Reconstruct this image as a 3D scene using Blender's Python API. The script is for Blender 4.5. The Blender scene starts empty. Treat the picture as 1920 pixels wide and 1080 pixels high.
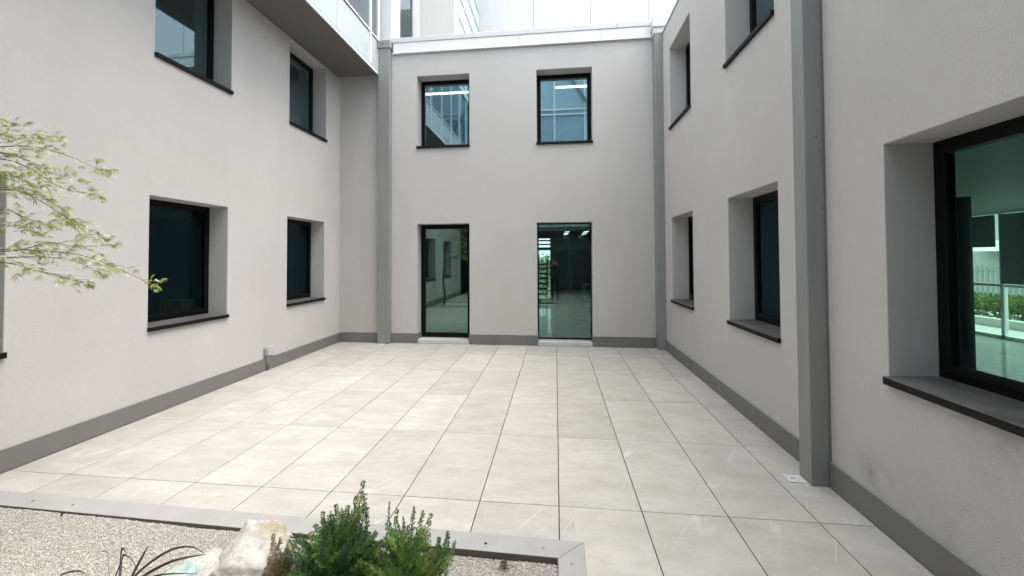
import bpy, bmesh, math, random
import numpy as np
from mathutils import Vector, Matrix, noise

S = bpy.context.scene
C = S.collection
random.seed(7)

# ------------------------------------------------------------------ camera
H = 1.854
def make_camera():
    f, cx, cy, yaw, pitch, roll = 778.43, 950.11, 466.25, 0.11652, 0.02252, -0.00432
    fw = Vector((-math.sin(yaw)*math.cos(pitch), math.cos(yaw)*math.cos(pitch), math.sin(pitch)))
    rt = Vector((math.cos(yaw), math.sin(yaw), 0))
    up = rt.cross(fw)
    r2 = math.cos(roll)*rt + math.sin(roll)*up
    u2 = -math.sin(roll)*rt + math.cos(roll)*up
    cd = bpy.data.cameras.new('camera')
    cd.sensor_fit = 'HORIZONTAL'; cd.sensor_width = 36
    cd.lens = f/1920*36
    cd.shift_x = (960-cx)/1920
    cd.shift_y = -(540-cy)/1920
    cd.clip_start = 0.05; cd.clip_end = 1000
    co = bpy.data.objects.new('camera', cd); C.objects.link(co)
    m = Matrix((r2, u2, -fw)).transposed().to_4x4()
    m.translation = (0, 0, H)
    co.matrix_world = m
    S.camera = co
make_camera()

# ------------------------------------------------------------------ sky, sun, exposure
SUN_EL, SUN_AZ = math.radians(72), math.radians(92)      # azimuth clockwise from +Y
w = bpy.data.worlds.new('World'); S.world = w; w.use_nodes = True
nt = w.node_tree; nt.nodes.clear()
sky = nt.nodes.new('ShaderNodeTexSky'); sky.sky_type = 'NISHITA'; sky.sun_disc = False
sky.sun_elevation = SUN_EL; sky.sun_rotation = SUN_AZ
sky.air_density = 1.0; sky.dust_density = 4.0; sky.ozone_density = 1.0
mx = nt.nodes.new('ShaderNodeMix'); mx.data_type = 'RGBA'
mx.inputs['Factor'].default_value = 0.72                   # thin even cloud over the blue
mx.inputs['B'].default_value = (10.2, 10.4, 10.6, 1)
bg = nt.nodes.new('ShaderNodeBackground'); bg.inputs['Strength'].default_value = 0.085
wo = nt.nodes.new('ShaderNodeOutputWorld')
nt.links.new(sky.outputs[0], mx.inputs['A']); nt.links.new(mx.outputs['Result'], bg.inputs['Color'])
nt.links.new(bg.outputs[0], wo.inputs['Surface'])
sl = bpy.data.lights.new('sun', 'SUN'); sl.energy = 1.15; sl.angle = math.radians(50); sl.color = (1, 0.96, 0.9)
so = bpy.data.objects.new('sun', sl); C.objects.link(so)
sd = Vector((math.sin(SUN_AZ)*math.cos(SUN_EL), math.cos(SUN_AZ)*math.cos(SUN_EL), math.sin(SUN_EL)))
so.rotation_euler = (-sd).to_track_quat('-Z', 'Y').to_euler()
S.view_settings.view_transform = 'Standard'; S.view_settings.look = 'None'
S.view_settings.exposure = 2.04; S.view_settings.gamma = 1.0
S.view_settings.use_curve_mapping = False

# ------------------------------------------------------------------ helpers
def tag(o, label=None, cat=None, group=None, kind=None):
    if label: o['label'] = label
    if cat: o['category'] = cat
    if group: o['group'] = group
    if kind: o['kind'] = kind
    return o
def empty(name, loc=(0, 0, 0), label=None, cat=None, group=None):
    o = bpy.data.objects.new(name, None); C.objects.link(o); o.location = loc
    o.empty_display_size = 0.1
    return tag(o, label, cat, group)
def link(name, me, mat=None, parent=None, loc=None):
    if mat is not None:
        for m in (mat if isinstance(mat, (list, tuple)) else [mat]): me.materials.append(m)
    o = bpy.data.objects.new(name, me); C.objects.link(o)
    if loc is not None: o.location = loc
    if parent is not None:
        o.parent = parent
        pw = Vector((0, 0, 0)); p = parent
        while p is not None: pw += p.location; p = p.parent
        o.location = o.location - pw
    return o
def obj(name, bm, mat=None, parent=None, smooth=False, bevel=0, seg=1):
    bmesh.ops.recalc_face_normals(bm, faces=bm.faces)
    if smooth:
        for f in bm.faces: f.smooth = True
    me = bpy.data.meshes.new(name); bm.to_mesh(me); bm.free()
    o = link(name, me, mat, parent)
    if bevel:
        md = o.modifiers.new('bevel', 'BEVEL'); md.width = bevel; md.segments = seg
        md.limit_method = 'ANGLE'; md.angle_limit = math.radians(50)
    return o
def box(bm, x0, x1, y0, y1, z0, z1):
    vs = [bm.verts.new((x, y, z)) for x in (x0, x1) for y in (y0, y1) for z in (z0, z1)]
    fs = []
    for q in ((0,1,3,2), (4,6,7,5), (0,4,5,1), (2,3,7,6), (0,2,6,4), (1,5,7,3)):
        fs.append(bm.faces.new([vs[i] for i in q]))
    return fs
def boxo(name, x0, x1, y0, y1, z0, z1, mat, parent=None, bevel=0):
    bm = bmesh.new(); box(bm, x0, x1, y0, y1, z0, z1)
    return obj(name, bm, mat, parent, bevel=bevel)
def bar(bm, a, b, wd, hd=None, up=Vector((0, 0, 1))):
    a, b = Vector(a), Vector(b); hd = hd or wd
    d = (b-a).normalized()
    if abs(d.dot(up)) > 0.99: up = Vector((0, 1, 0))
    s = d.cross(up).normalized(); t = s.cross(d)
    vs = []
    for p in (a, b):
        for i, j in ((-1,-1), (1,-1), (1,1), (-1,1)): vs.append(bm.verts.new(p + s*i*wd/2 + t*j*hd/2))
    for q in ((0,1,2,3), (7,6,5,4), (0,4,5,1), (1,5,6,2), (2,6,7,3), (3,7,4,0)): bm.faces.new([vs[i] for i in q])
def tube(bm, pts, radii, n=7):
    rings = []
    for i, p in enumerate(pts):
        p = Vector(p)
        d = (Vector(pts[min(i+1, len(pts)-1)]) - Vector(pts[max(i-1, 0)])).normalized()
        u = Vector((0, 0, 1)) if abs(d.z) < 0.95 else Vector((1, 0, 0))
        s = d.cross(u).normalized(); t = s.cross(d)
        r = radii[i] if isinstance(radii, (list, tuple)) else radii
        rings.append([bm.verts.new(p + (s*math.cos(a) + t*math.sin(a))*r) for a in [2*math.pi*k/n for k in range(n)]])
    for a, b in zip(rings, rings[1:]):
        for k in range(n): bm.faces.new((a[k], a[(k+1) % n], b[(k+1) % n], b[k]))
    bm.faces.new(rings[0][::-1]); bm.faces.new(rings[-1])
def cyl(bm, c, r0, r1, z0, z1, n=16):
    tube(bm, [(c[0], c[1], z0), (c[0], c[1], z1)], [r0, r1], n)

# ------------------------------------------------------------------ materials
def mat(name, col, rough=0.6, metal=0.0, spec=0.5, **kw):
    m = bpy.data.materials.new(name); m.use_nodes = True
    b = m.node_tree.nodes['Principled BSDF']
    b.inputs['Base Color'].default_value = (*col, 1); b.inputs['Roughness'].default_value = rough
    b.inputs['Metallic'].default_value = metal; b.inputs['Specular IOR Level'].default_value = spec
    return m
def N(m, t, **kw):
    n = m.node_tree.nodes.new(t)
    for k, v in kw.items():
        if k in n.inputs: n.inputs[k].default_value = v
        else: setattr(n, k, v)
    return n
def Lk(m, a, b): m.node_tree.links.new(a, b)
def ramp(m, src, p0, p1, c0=(0, 0, 0, 1), c1=(1, 1, 1, 1)):
    r = N(m, 'ShaderNodeValToRGB')
    r.color_ramp.elements[0].position = p0; r.color_ramp.elements[1].position = p1
    r.color_ramp.elements[0].color = c0; r.color_ramp.elements[1].color = c1
    Lk(m, src, r.inputs[0]); return r.outputs[0]
def mixc(m, fac, a, b, mode='MIX'):
    n = N(m, 'ShaderNodeMix', data_type='RGBA', blend_type=mode)
    for s, v in (('Factor', fac), ('A', a), ('B', b)):
        if hasattr(v, 'is_linked'): Lk(m, v, n.inputs[s])
        else: n.inputs[s].default_value = v
    return n.outputs['Result']
def noise_tex(m, vec, scale, detail=3, rough=0.5):
    n = N(m, 'ShaderNodeTexNoise', Scale=scale, Detail=detail, Roughness=rough)
    if vec is not None: Lk(m, vec, n.inputs['Vector'])
    return n.outputs['Fac']
def mapped(m, src, scale=(1, 1, 1), loc=(0, 0, 0), rot=(0, 0, 0)):
    n = N(m, 'ShaderNodeMapping'); n.inputs['Scale'].default_value = scale
    n.inputs['Location'].default_value = loc; n.inputs['Rotation'].default_value = rot
    Lk(m, src, n.inputs['Vector']); return n.outputs[0]
def bump(m, h, strength, dist):
    n = N(m, 'ShaderNodeBump'); n.inputs['Strength'].default_value = strength; n.inputs['Distance'].default_value = dist
    Lk(m, h, n.inputs['Height']); return n.outputs[0]
def BS(m): return m.node_tree.nodes['Principled BSDF']

def plaster(name, col, stains=()):
    m = mat(name, col, 0.92, spec=0.2)
    co = N(m, 'ShaderNodeTexCoord').outputs['Object']
    big = noise_tex(m, co, 0.55, 4, 0.55)
    streak = noise_tex(m, mapped(m, co, (1.6, 1.6, 0.16)), 1.0, 4, 0.6)
    fine = noise_tex(m, co, 130, 3, 0.65)
    mid = noise_tex(m, co, 14, 3, 0.6)
    c = tuple(col)
    d = lambda k: (c[0]*k, c[1]*k, c[2]*k, 1)
    a = mixc(m, ramp(m, big, 0.3, 0.7), d(0.955), d(1.03))
    a = mixc(m, ramp(m, streak, 0.3, 0.75), a, mixc(m, 1.0, a, (0.955, 0.955, 0.95, 1), 'MULTIPLY'))
    a = mixc(m, ramp(m, mid, 0.35, 0.7), a, mixc(m, 1.0, a, (0.975, 0.975, 0.975, 1), 'MULTIPLY'))
    a = mixc(m, ramp(m, fine, 0.25, 0.75), mixc(m, 1.0, a, (0.88, 0.88, 0.88, 1), 'MULTIPLY'), a)
    for (p, r, amt) in stains:
        vm = N(m, 'ShaderNodeVectorMath', operation='DISTANCE'); Lk(m, mapped(m, co, (1, 1, 1)), vm.inputs[0])
        vm.inputs[1].default_value = p
        g = ramp(m, vm.outputs['Value'], 0.0, r, (1, 1, 1, 1), (0, 0, 0, 1))
        mm = N(m, 'ShaderNodeMath', operation='MULTIPLY'); Lk(m, g, mm.inputs[0]); Lk(m, ramp(m, noise_tex(m, co, 6, 4, 0.7), 0.35, 0.7), mm.inputs[1])
        m2 = N(m, 'ShaderNodeMath', operation='MULTIPLY'); Lk(m, mm.outputs[0], m2.inputs[0]); m2.inputs[1].default_value = amt
        a = mixc(m, m2.outputs[0], a, (0.14, 0.135, 0.11, 1))
    Lk(m, a, BS(m).inputs['Base Color'])
    Lk(m, bump(m, fine, 0.85, 0.006), BS(m).inputs['Normal'])
    return m
WALLC = (0.59, 0.573, 0.56)
M_wall = plaster('plaster', WALLC)
M_wallR = plaster('plaster_right', WALLC, [((2.19, 3.22, 0.33), 0.22, 0.55), ((2.19, 2.3, 0.95), 0.35, 0.35), ((2.19, 2.8, 0.1), 0.5, 0.3)])
def painted(name, col, rough=0.45, var=0.06, dirt=0.0):
    m = mat(name, col, rough, spec=0.4)
    co = N(m, 'ShaderNodeTexCoord').outputs['Object']
    n1 = noise_tex(m, mapped(m, co, (3, 3, 0.7)), 1.3, 4, 0.6)
    a = mixc(m, ramp(m, n1, 0.3, 0.7), (*[c*(1-var) for c in col], 1), (*[c*(1+var) for c in col], 1))
    n2 = noise_tex(m, co, 60, 3, 0.7)
    a = mixc(m, ramp(m, n2, 0.66, 0.74), a, (*[min(1, c*(1+2*var)) for c in col], 1))
    Lk(m, a, BS(m).inputs['Base Color'])
    Lk(m, ramp(m, n1, 0.2, 0.8, (rough-.08,)*3+(1,), (rough+.1,)*3+(1,)), BS(m).inputs['Roughness'])
    return m
M_skirt = painted('skirting_paint', (0.175, 0.171, 0.164), 0.5)
M_column = painted('column_paint', (0.25, 0.256, 0.25), 0.4)
M_black = mat('black_aluminium', (0.004, 0.0045, 0.005), 0.45, spec=0.15)
M_sillf = mat('sill_edge', (0.006, 0.006, 0.0065), 0.5, spec=0.2)
M_sillt = painted('sill_dust', (0.088, 0.086, 0.083), 0.6, 0.4)
M_white = painted('white_paint', (0.78, 0.79, 0.79), 0.4, 0.03)
M_flash = painted('light_flashing', (0.62, 0.635, 0.63), 0.4, 0.03)
M_marble = painted('white_marble', (0.56, 0.56, 0.55), 0.3, 0.05)
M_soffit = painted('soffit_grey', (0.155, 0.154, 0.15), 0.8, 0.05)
M_box = mat('box_plastic', (0.46, 0.475, 0.465), 0.45)
M_boxs = mat('box_side', (0.3, 0.3, 0.3), 0.5)
M_conduit = mat('conduit', (0.2, 0.2, 0.19), 0.5)
M_panelw = painted('white_panel', (0.5, 0.515, 0.535), 0.25, 0.015)
M_steel = painted('edging_steel', (0.315, 0.313, 0.307), 0.42, 0.08)
M_rust = mat('edging_lip', (0.12, 0.085, 0.08), 0.55)
M_screw = mat('screw', (0.3, 0.3, 0.3), 0.25, 0.9)
M_sub = mat('dark_joint_bed', (0.02, 0.02, 0.019), 0.9)  # near-black base below the open tile joints
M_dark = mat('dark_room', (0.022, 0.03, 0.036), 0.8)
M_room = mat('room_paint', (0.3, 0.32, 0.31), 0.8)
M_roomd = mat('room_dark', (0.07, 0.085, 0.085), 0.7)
M_floor = painted('polished_floor', (0.48, 0.5, 0.47), 0.12, 0.08)
M_ceil = mat('ceiling_grey', (0.2, 0.215, 0.21), 0.8)
M_ceil2 = mat('ceiling_pale', (0.33, 0.35, 0.34), 0.8)
M_hall = mat('hall_paint', (0.32, 0.38, 0.36), 0.7)
M_blind = mat('blind_fabric', (0.2, 0.205, 0.195), 0.9)

def emis(name, col, s):
    m = mat(name, col); BS(m).inputs['Emission Color'].default_value = (*col, 1); BS(m).inputs['Emission Strength'].default_value = s
    return m
M_lamp = emis('lamp_tube', (1, 0.97, 0.93), 2.2)

def glass(name, tint, r0, gcol=(1, 1, 1)):
    m = bpy.data.materials.new(name); m.use_nodes = True
    t = m.node_tree; t.nodes.clear()
    out = t.nodes.new('ShaderNodeOutputMaterial')
    tr = t.nodes.new('ShaderNodeBsdfTransparent'); tr.inputs[0].default_value = (*[c**0.5 for c in tint], 1)   # two faces per pane
    gl = t.nodes.new('ShaderNodeBsdfGlossy'); gl.inputs['Roughness'].default_value = 0.0; gl.inputs['Color'].default_value = (*gcol, 1)
    lw = t.nodes.new('ShaderNodeLayerWeight'); lw.inputs['Blend'].default_value = 0.5
    fr = t.nodes.new('ShaderNodeMath'); fr.operation = 'POWER'; fr.inputs[1].default_value = 5.0
    t.links.new(lw.outputs['Facing'], fr.inputs[0])
    mp = t.nodes.new('ShaderNodeMapRange')
    mp.inputs['To Min'].default_value = r0/2; mp.inputs['To Max'].default_value = 0.9
    mix = t.nodes.new('ShaderNodeMixShader')
    t.links.new(fr.outputs[0], mp.inputs['Value']); t.links.new(mp.outputs[0], mix.inputs[0])
    t.links.new(tr.outputs[0], mix.inputs[1]); t.links.new(gl.outputs[0], mix.inputs[2]); t.links.new(mix.outputs[0], out.inputs[0])
    return m
M_glass = glass('window_glass', (0.5, 0.78, 0.69), 0.035, (0.45, 0.68, 0.85))
M_glassU = glass('upper_window_glass', (0.4, 0.6, 0.6), 0.42, (0.72, 0.93, 1.0))
M_glassB = glass('coated_glass', (0.46, 0.7, 0.64), 0.3, (0.72, 0.95, 0.92))
M_glassBU = glass('coated_upper_glass', (0.35, 0.5, 0.55), 0.6, (0.7, 0.92, 1.0))
M_glassT = glass('gallery_glass', (0.75, 0.85, 0.9), 0.2, (0.9, 0.96, 1.0))
M_clear = glass('clear_glass', (0.8, 0.92, 0.86), 0.05)
M_spandrel = mat('spandrel_glass', (0.5, 0.55, 0.55), 0.08, spec=0.8)

# paving tile
def tile_mat():
    m = mat('porcelain_tile', (0.6, 0.585, 0.55), 0.42, spec=0.35)
    co = N(m, 'ShaderNodeTexCoord').outputs['Object']
    oi = N(m, 'ShaderNodeObjectInfo')
    cm = N(m, 'ShaderNodeCombineXYZ')
    for i, k in enumerate((37.0, 91.0, 53.0)):
        q = N(m, 'ShaderNodeMath', operation='MULTIPLY'); Lk(m, oi.outputs['Random'], q.inputs[0]); q.inputs[1].default_value = k
        Lk(m, q.outputs[0], cm.inputs[i])
    va = N(m, 'ShaderNodeVectorMath', operation='ADD'); Lk(m, co, va.inputs[0]); Lk(m, cm.outputs[0], va.inputs[1])
    v = va.outputs[0]
    cloud = noise_tex(m, mapped(m, v, (1.6, 3.2, 1)), 1.5, 5, 0.6)
    cloud2 = noise_tex(m, mapped(m, v, (2.2, 6, 1), (5, 2, 0)), 2.4, 5, 0.7)
    a = mixc(m, ramp(m, cloud, 0.34, 0.66), (0.408, 0.391, 0.348, 1), (0.5, 0.485, 0.451, 1))
    a = mixc(m, ramp(m, cloud2, 0.5, 0.72), a, (0.425, 0.41, 0.37, 1))
    a = mixc(m, ramp(m, noise_tex(m, v, 9, 4, 0.7), 0.56, 0.72), a, (0.491, 0.484, 0.464, 1))
    # short pale veins
    vv = mapped(m, v, (1, 1, 1), rot=(0, 0, 0.55))
    vn = noise_tex(m, mapped(m, vv, (2.6, 0.22, 1)), 1.0, 2, 0.5)
    ab = N(m, 'ShaderNodeMath', operation='SUBTRACT'); Lk(m, vn, ab.inputs[0]); ab.inputs[1].default_value = 0.5
    ab2 = N(m, 'ShaderNodeMath', operation='ABSOLUTE'); Lk(m, ab.outputs[0], ab2.inputs[0])
    line = ramp(m, ab2.outputs[0], 0.002, 0.009, (1, 1, 1, 1), (0, 0, 0, 1))
    msk = ramp(m, noise_tex(m, mapped(m, v, loc=(9, 4, 3)), 2.1, 2, 0.5), 0.53, 0.63)
    ml = N(m, 'ShaderNodeMath', operation='MULTIPLY'); Lk(m, line, ml.inputs[0]); Lk(m, msk, ml.inputs[1])
    ms = N(m, 'ShaderNodeMath', operation='MULTIPLY'); Lk(m, ml.outputs[0], ms.inputs[0]); ms.inputs[1].default_value = 0.55
    a = mixc(m, ms.outputs[0], a, (0.62, 0.615, 0.6, 1))
    hv = N(m, 'ShaderNodeHueSaturation'); Lk(m, a, hv.inputs['Color'])
    mr = N(m, 'ShaderNodeMapRange'); Lk(m, oi.outputs['Random'], mr.inputs['Value']); mr.inputs['To Min'].default_value = 0.80; mr.inputs['To Max'].default_value = 0.91
    Lk(m, mr.outputs[0], hv.inputs['Value'])
    Lk(m, hv.outputs[0], BS(m).inputs['Base Color'])
    Lk(m, ramp(m, cloud2, 0.3, 0.7, (0.46,)*3+(1,), (0.62,)*3+(1,)), BS(m).inputs['Roughness'])
    return m
M_tile = tile_mat()

# ------------------------------------------------------------------ ground and paving
XL, XR, YB = -4.808, 2.191, 8.83
gm = mat('earth', (0.09, 0.085, 0.07), 0.95)
Lk(gm, mixc(gm, noise_tex(gm, N(gm, 'ShaderNodeTexCoord').outputs['Object'], 0.6, 5), (0.05, 0.07, 0.03, 1), (0.12, 0.11, 0.085, 1)), BS(gm).inputs['Base Color'])
g = boxo('ground', -300, 300, -300, 300, -0.6, -0.3, gm); tag(g, kind='structure')

pav = boxo('terrace_paving', XL-0.1, XR+0.1, -6.45, 9.1, -0.29, -0.09, M_sub); tag(pav, kind='structure')
PX1, PYF = 0.17, 2.775            # planter's right and far outer edges
PY0 = 0.85
tile_meshes = {}
def tile(x0, x1, y0, y1):
    key = (round(x1-x0, 3), round(y1-y0, 3))
    if key not in tile_meshes:
        a, b = key[0]/2, key[1]/2
        bm = bmesh.new(); fs = box(bm, -a, a, -b, b, -0.02, 0)
        top = [e for e in bm.edges if all(abs(v.co.z) < 1e-6 for v in e.verts)]
        bmesh.ops.bevel(bm, geom=top, offset=0.0012, segments=1, affect='EDGES')
        bmesh.ops.recalc_face_normals(bm, faces=bm.faces)
        me = bpy.data.meshes.new('tile'); bm.to_mesh(me); bm.free(); me.materials.append(M_tile)
        tile_meshes[key] = me
    o = bpy.data.objects.new('tile', tile_meshes[key]); C.objects.link(o)
    o.parent = pav; o.location = ((x0+x1)/2, (y0+y1)/2, random.uniform(-0.0006, 0.0006))
gx, gy = 0.0034, 0.0026
cols = [XL+0.012] + [0.014+0.6*k for k in range(-8, 4)] + [XR-0.012]
rows = [3.1675+1.2*k for k in range(-8, 5)] + [YB+0.02]
for j in range(len(rows)-1):
    for i in range(len(cols)-1):
        x0, x1, y0, y1 = cols[i]+gx, cols[i+1]-gx, rows[j]+gy, rows[j+1]-gy
        px, py0, py1 = PX1-0.05, PY0+0.05, PYF-0.045
        if x0 < px and y0 < py1 and y1 > py0:        # cut by the planter
            if y1 > py1: tile(x0, min(x1, px) if x1 > px else x1, py1, y1)
            if y0 < py0: tile(x0, min(x1, px) if x1 > px else x1, y0, py0)
            if x1 > px: tile(px, x1, y0, y1)
        else: tile(x0, x1, y0, y1)

# ------------------------------------------------------------------ walls with openings
def wall_mesh(name, fn, u0, u1, z0, z1, holes, thick, m, parent):
    us = sorted(set([u0, u1] + [h[0] for h in holes] + [h[1] for h in holes]))
    zs = sorted(set([z0, z1] + [h[2] for h in holes] + [h[3] for h in holes]))
    bm = bmesh.new(); vc = {}
    def V(i, d, k):
        key = (i, d, k)
        if key not in vc: vc[key] = bm.verts.new(fn(us[i], (0, thick)[d], zs[k]))
        return vc[key]
    def solid(i, k):
        if i < 0 or k < 0 or i >= len(us)-1 or k >= len(zs)-1: return False
        uc, zc = (us[i]+us[i+1])/2, (zs[k]+zs[k+1])/2
        return not any(h[0] < uc < h[1] and h[2] < zc < h[3] for h in holes)
    for i in range(len(us)-1):
        for k in range(len(zs)-1):
            if not solid(i, k): continue
            for d in (0, 1): bm.faces.new((V(i, d, k), V(i+1, d, k), V(i+1, d, k+1), V(i, d, k+1)))
            if not solid(i-1, k): bm.faces.new((V(i, 0, k), V(i, 1, k), V(i, 1, k+1), V(i, 0, k+1)))
            if not solid(i+1, k): bm.faces.new((V(i+1, 0, k), V(i+1, 1, k), V(i+1, 1, k+1), V(i+1, 0, k+1)))
            if not solid(i, k-1): bm.faces.new((V(i, 0, k), V(i+1, 0, k), V(i+1, 1, k), V(i, 1, k)))
            if not solid(i, k+1): bm.faces.new((V(i, 0, k+1), V(i+1, 0, k+1), V(i+1, 1, k+1), V(i, 1, k+1)))
    return obj(name, bm, m, parent, bevel=0.004)
def fbox(bm, fn, u0, u1, d0, d1, z0, z1):
    vs = [bm.verts.new(fn(u, d, z)) for u in (u0, u1) for d in (d0, d1) for z in (z0, z1)]
    return [bm.faces.new([vs[i] for i in q]) for q in ((0,1,3,2), (4,6,7,5), (0,4,5,1), (2,3,7,6), (0,2,6,4), (1,5,7,3))]
def fboxo(name, fn, a, m, parent, bevel=0):
    bm = bmesh.new(); fbox(bm, fn, *a); return obj(name, bm, m, parent, bevel=bevel)
def frame_mesh(bm, fn, u0, u1, z0, z1, d0, d1, t, tb=None, tt=None):
    tb = t if tb is None else tb; tt = t if tt is None else tt
    fbox(bm, fn, u0, u0+t, d0, d1, z0, z1); fbox(bm, fn, u1-t, u1, d0, d1, z0, z1)
    fbox(bm, fn, u0+t, u1-t, d0, d1, z0, z0+tb); fbox(bm, fn, u0+t, u1-t, d0, d1, z1-tt, z1)
RV = 0.30
def window(fn, h, gm, parent, t=0.075):
    u0, u1, z0, z1 = h
    zf = z0 + 0.052
    bm = bmesh.new()
    e = 0.004
    frame_mesh(bm, fn, u0-e, u1+e, zf-0.02, z1+e, RV, RV+0.07, t*0.62, t*0.9, t*0.7)           # outer frame
    frame_mesh(bm, fn, u0+t*0.55, u1-t*0.55, zf+t*0.62, z1-t*0.55, RV-0.012, RV+0.05, t*0.55)   # sash
    fr = obj('window', bm, M_black, parent, bevel=0.003)
    fboxo('pane', fn, (u0+t*0.8, u1-t*0.8, RV+0.014, RV+0.018, zf+t*0.9, z1-t*0.8), gm, fr)
    bm = bmesh.new()
    fs = []
    vs = {}
    # sill: front lip, slightly sloping top
    P = [(-0.035, z0-0.003), (-0.035, z0+0.047), (RV+0.02, z0+0.06), (RV+0.02, z0-0.003)]
    a = [bm.verts.new(fn(u0-0.008, d, z)) for d, z in P]; b = [bm.verts.new(fn(u1+0.008, d, z)) for d, z in P]
    for i in range(4):
        f = bm.faces.new((a[i], a[(i+1) % 4], b[(i+1) % 4], b[i])); f.material_index = 1 if i == 1 else 0
    bm.faces.new(a[::-1]); bm.faces.new(b)
    obj('sill', bm, [M_sillf, M_sillt], fr, bevel=0.003)
    return fr
FL = lambda u, d, z: (XL-d, u, z)
FR = lambda u, d, z: (XR+d, u, z)
FB = lambda u, d, z: (u, YB+d, z)
WT = 0.38

# ---- left wing
left = empty('building', (XL-2.5, 2, 0), 'two-storey grey plaster wing on the left with windows under the glazed overhang', 'building', 'wings around the courtyard')
LH = []
for (a, b) in ((6.98, 8.195), (4.415, 5.61), (1.915, 3.115), (-0.64, 0.56)):
    LH.append((a, b, 1.0, 2.625)); LH.append((a+0.04, b+0.04, 4.325, 5.895))
wall_mesh('wall', FL, -2.6, YB+0.02, -0.03, 5.925, LH, WT, M_wall, left)
for h in LH: window(FL, h, M_glass if h[2] < 3 else M_glassU, left)
fboxo('skirting', FL, (-2.6, YB-0.017, -0.018, 0, 0.003, 0.2), M_skirt, left, 0.003)
fboxo('skirting_trim', FL, (-2.6, YB-0.02, -0.0195, 0, 0.2, 0.204), M_column, left)
# dim rooms behind
def room(parent, x0, x1, y0, y1, z0, z1, mw, mf, mc, open_sides=()):
    t = 0.05
    if '-x' not in open_sides: boxo('room_wall', x0-t, x0, y0, y1, z0, z1, mw, parent)
    if '+x' not in open_sides: boxo('room_wall', x1, x1+t, y0, y1, z0, z1, mw, parent)
    if '-y' not in open_sides: boxo('room_wall', x0-t, x1+t, y0-t, y0, z0, z1, mw, parent)
    if '+y' not in open_sides: boxo('room_wall', x0-t, x1+t, y1, y1+t, z0, z1, mw, parent)
    boxo('room_floor', x0-t, x1+t, y0-t, y1+t, z0-t, z0, mf, parent)
    boxo('room_ceiling', x0-t, x1+t, y0-t, y1+t, z1, z1+t, mc, parent)
xi = XL-WT-0.002
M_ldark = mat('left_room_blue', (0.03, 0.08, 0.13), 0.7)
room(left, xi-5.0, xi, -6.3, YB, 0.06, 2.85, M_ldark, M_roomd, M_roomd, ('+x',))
room(left, xi-5.0, xi, -6.3, YB, 3.5, 5.99, M_roomd, M_roomd, M_ceil, ('+x',))

# ---- right wing
right = empty('building', (XR+3, 2, 0), 'two-storey grey plaster wing on the right with a large window near the front', 'building', 'wings around the courtyard')
RH = []
for (a, b) in ((6.945, 8.16), (4.38, 5.575), (1.845, 3.046), (-0.72, 0.48)):
    RH.append((a, b, 1.01, 2.605)); RH.append((a+0.01, b, 4.28, 5.84))
wall_mesh('wall', FR, -2.6, YB+0.02, -0.03, 6.385, RH, WT, M_wallR, right)
for h in RH: window(FR, h, M_glass if h[2] < 3 else M_glassU, right, 0.085)
fboxo('coping', FR, (-2.6, YB+0.02, -0.012, WT+0.02, 6.386, 6.41), M_skirt, right)
fboxo('skirting', FR, (-2.6, 3.655, -0.018, 0, 0.003, 0.205), M_skirt, right, 0.003)
fboxo('skirting', FR, (3.835, 8.615, -0.018, 0, 0.003, 0.2), M_skirt, right, 0.003)
fboxo('skirting_trim', FR, (-2.6, 3.655, -0.0195, 0, 0.205, 0.209), M_column, right)
fboxo('skirting_trim', FR, (3.835, 8.615, -0.0195, 0, 0.2, 0.204), M_column, right)
xr = XR+WT+0.002
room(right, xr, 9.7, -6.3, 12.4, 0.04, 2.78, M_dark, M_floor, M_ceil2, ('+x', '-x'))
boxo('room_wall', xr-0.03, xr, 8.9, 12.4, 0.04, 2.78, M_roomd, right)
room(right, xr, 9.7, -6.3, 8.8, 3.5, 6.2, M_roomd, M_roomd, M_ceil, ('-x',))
# added dark partition, put in so the two farther windows look dark
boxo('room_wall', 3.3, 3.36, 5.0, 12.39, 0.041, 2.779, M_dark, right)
# street-side glazing of the right wing
for y in [12.3-1.02*k for k in range(0, 13)]:
    boxo('mullion', 9.66, 9.74, y-0.035, y+0.035, 0.04, 2.78, M_white, right)
boxo('transom', 9.67, 9.73, -0.2, 12.3, 1.18, 1.24, M_white, right)
boxo('bottom_rail', 9.66, 9.74, -0.2, 12.3, 0.04, 0.12, M_white, right)
boxo('glazing', 9.70, 9.705, -0.2, 12.3, 0.12, 2.78, M_clear, right)
boxo('room_wall', 9.7, 9.8, -6.3, -0.2, 0.04, 2.78, M_roomd, right)
bm = bmesh.new(); cyl(bm, (6.4, 7.35), 0.1, 0.1, 0.04, 2.78, 20); obj('room_pillar', bm, M_dark, right, True)
for k, (zb) in enumerate((2.15, 2.05, 1.25, 1.25)):
    y1 = 12.3-1.02*k-0.05
    b = boxo('roller_blind', 9.60, 9.615, y1-0.92, y1, zb, 2.76, M_blind)
    tag(b, '', None)
    b['label'] = ['dark roller blind in the deepest corner bay of the large right window', 'short dark roller blind left of the long one in the large right window',
                  'long dark grey roller blind nearest the right edge of the photo', 'second long grey roller blind towards the camera from the deep corner'][k]
    b['category'] = 'blind'; b['group'] = 'roller blinds inside the right wing'

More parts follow.
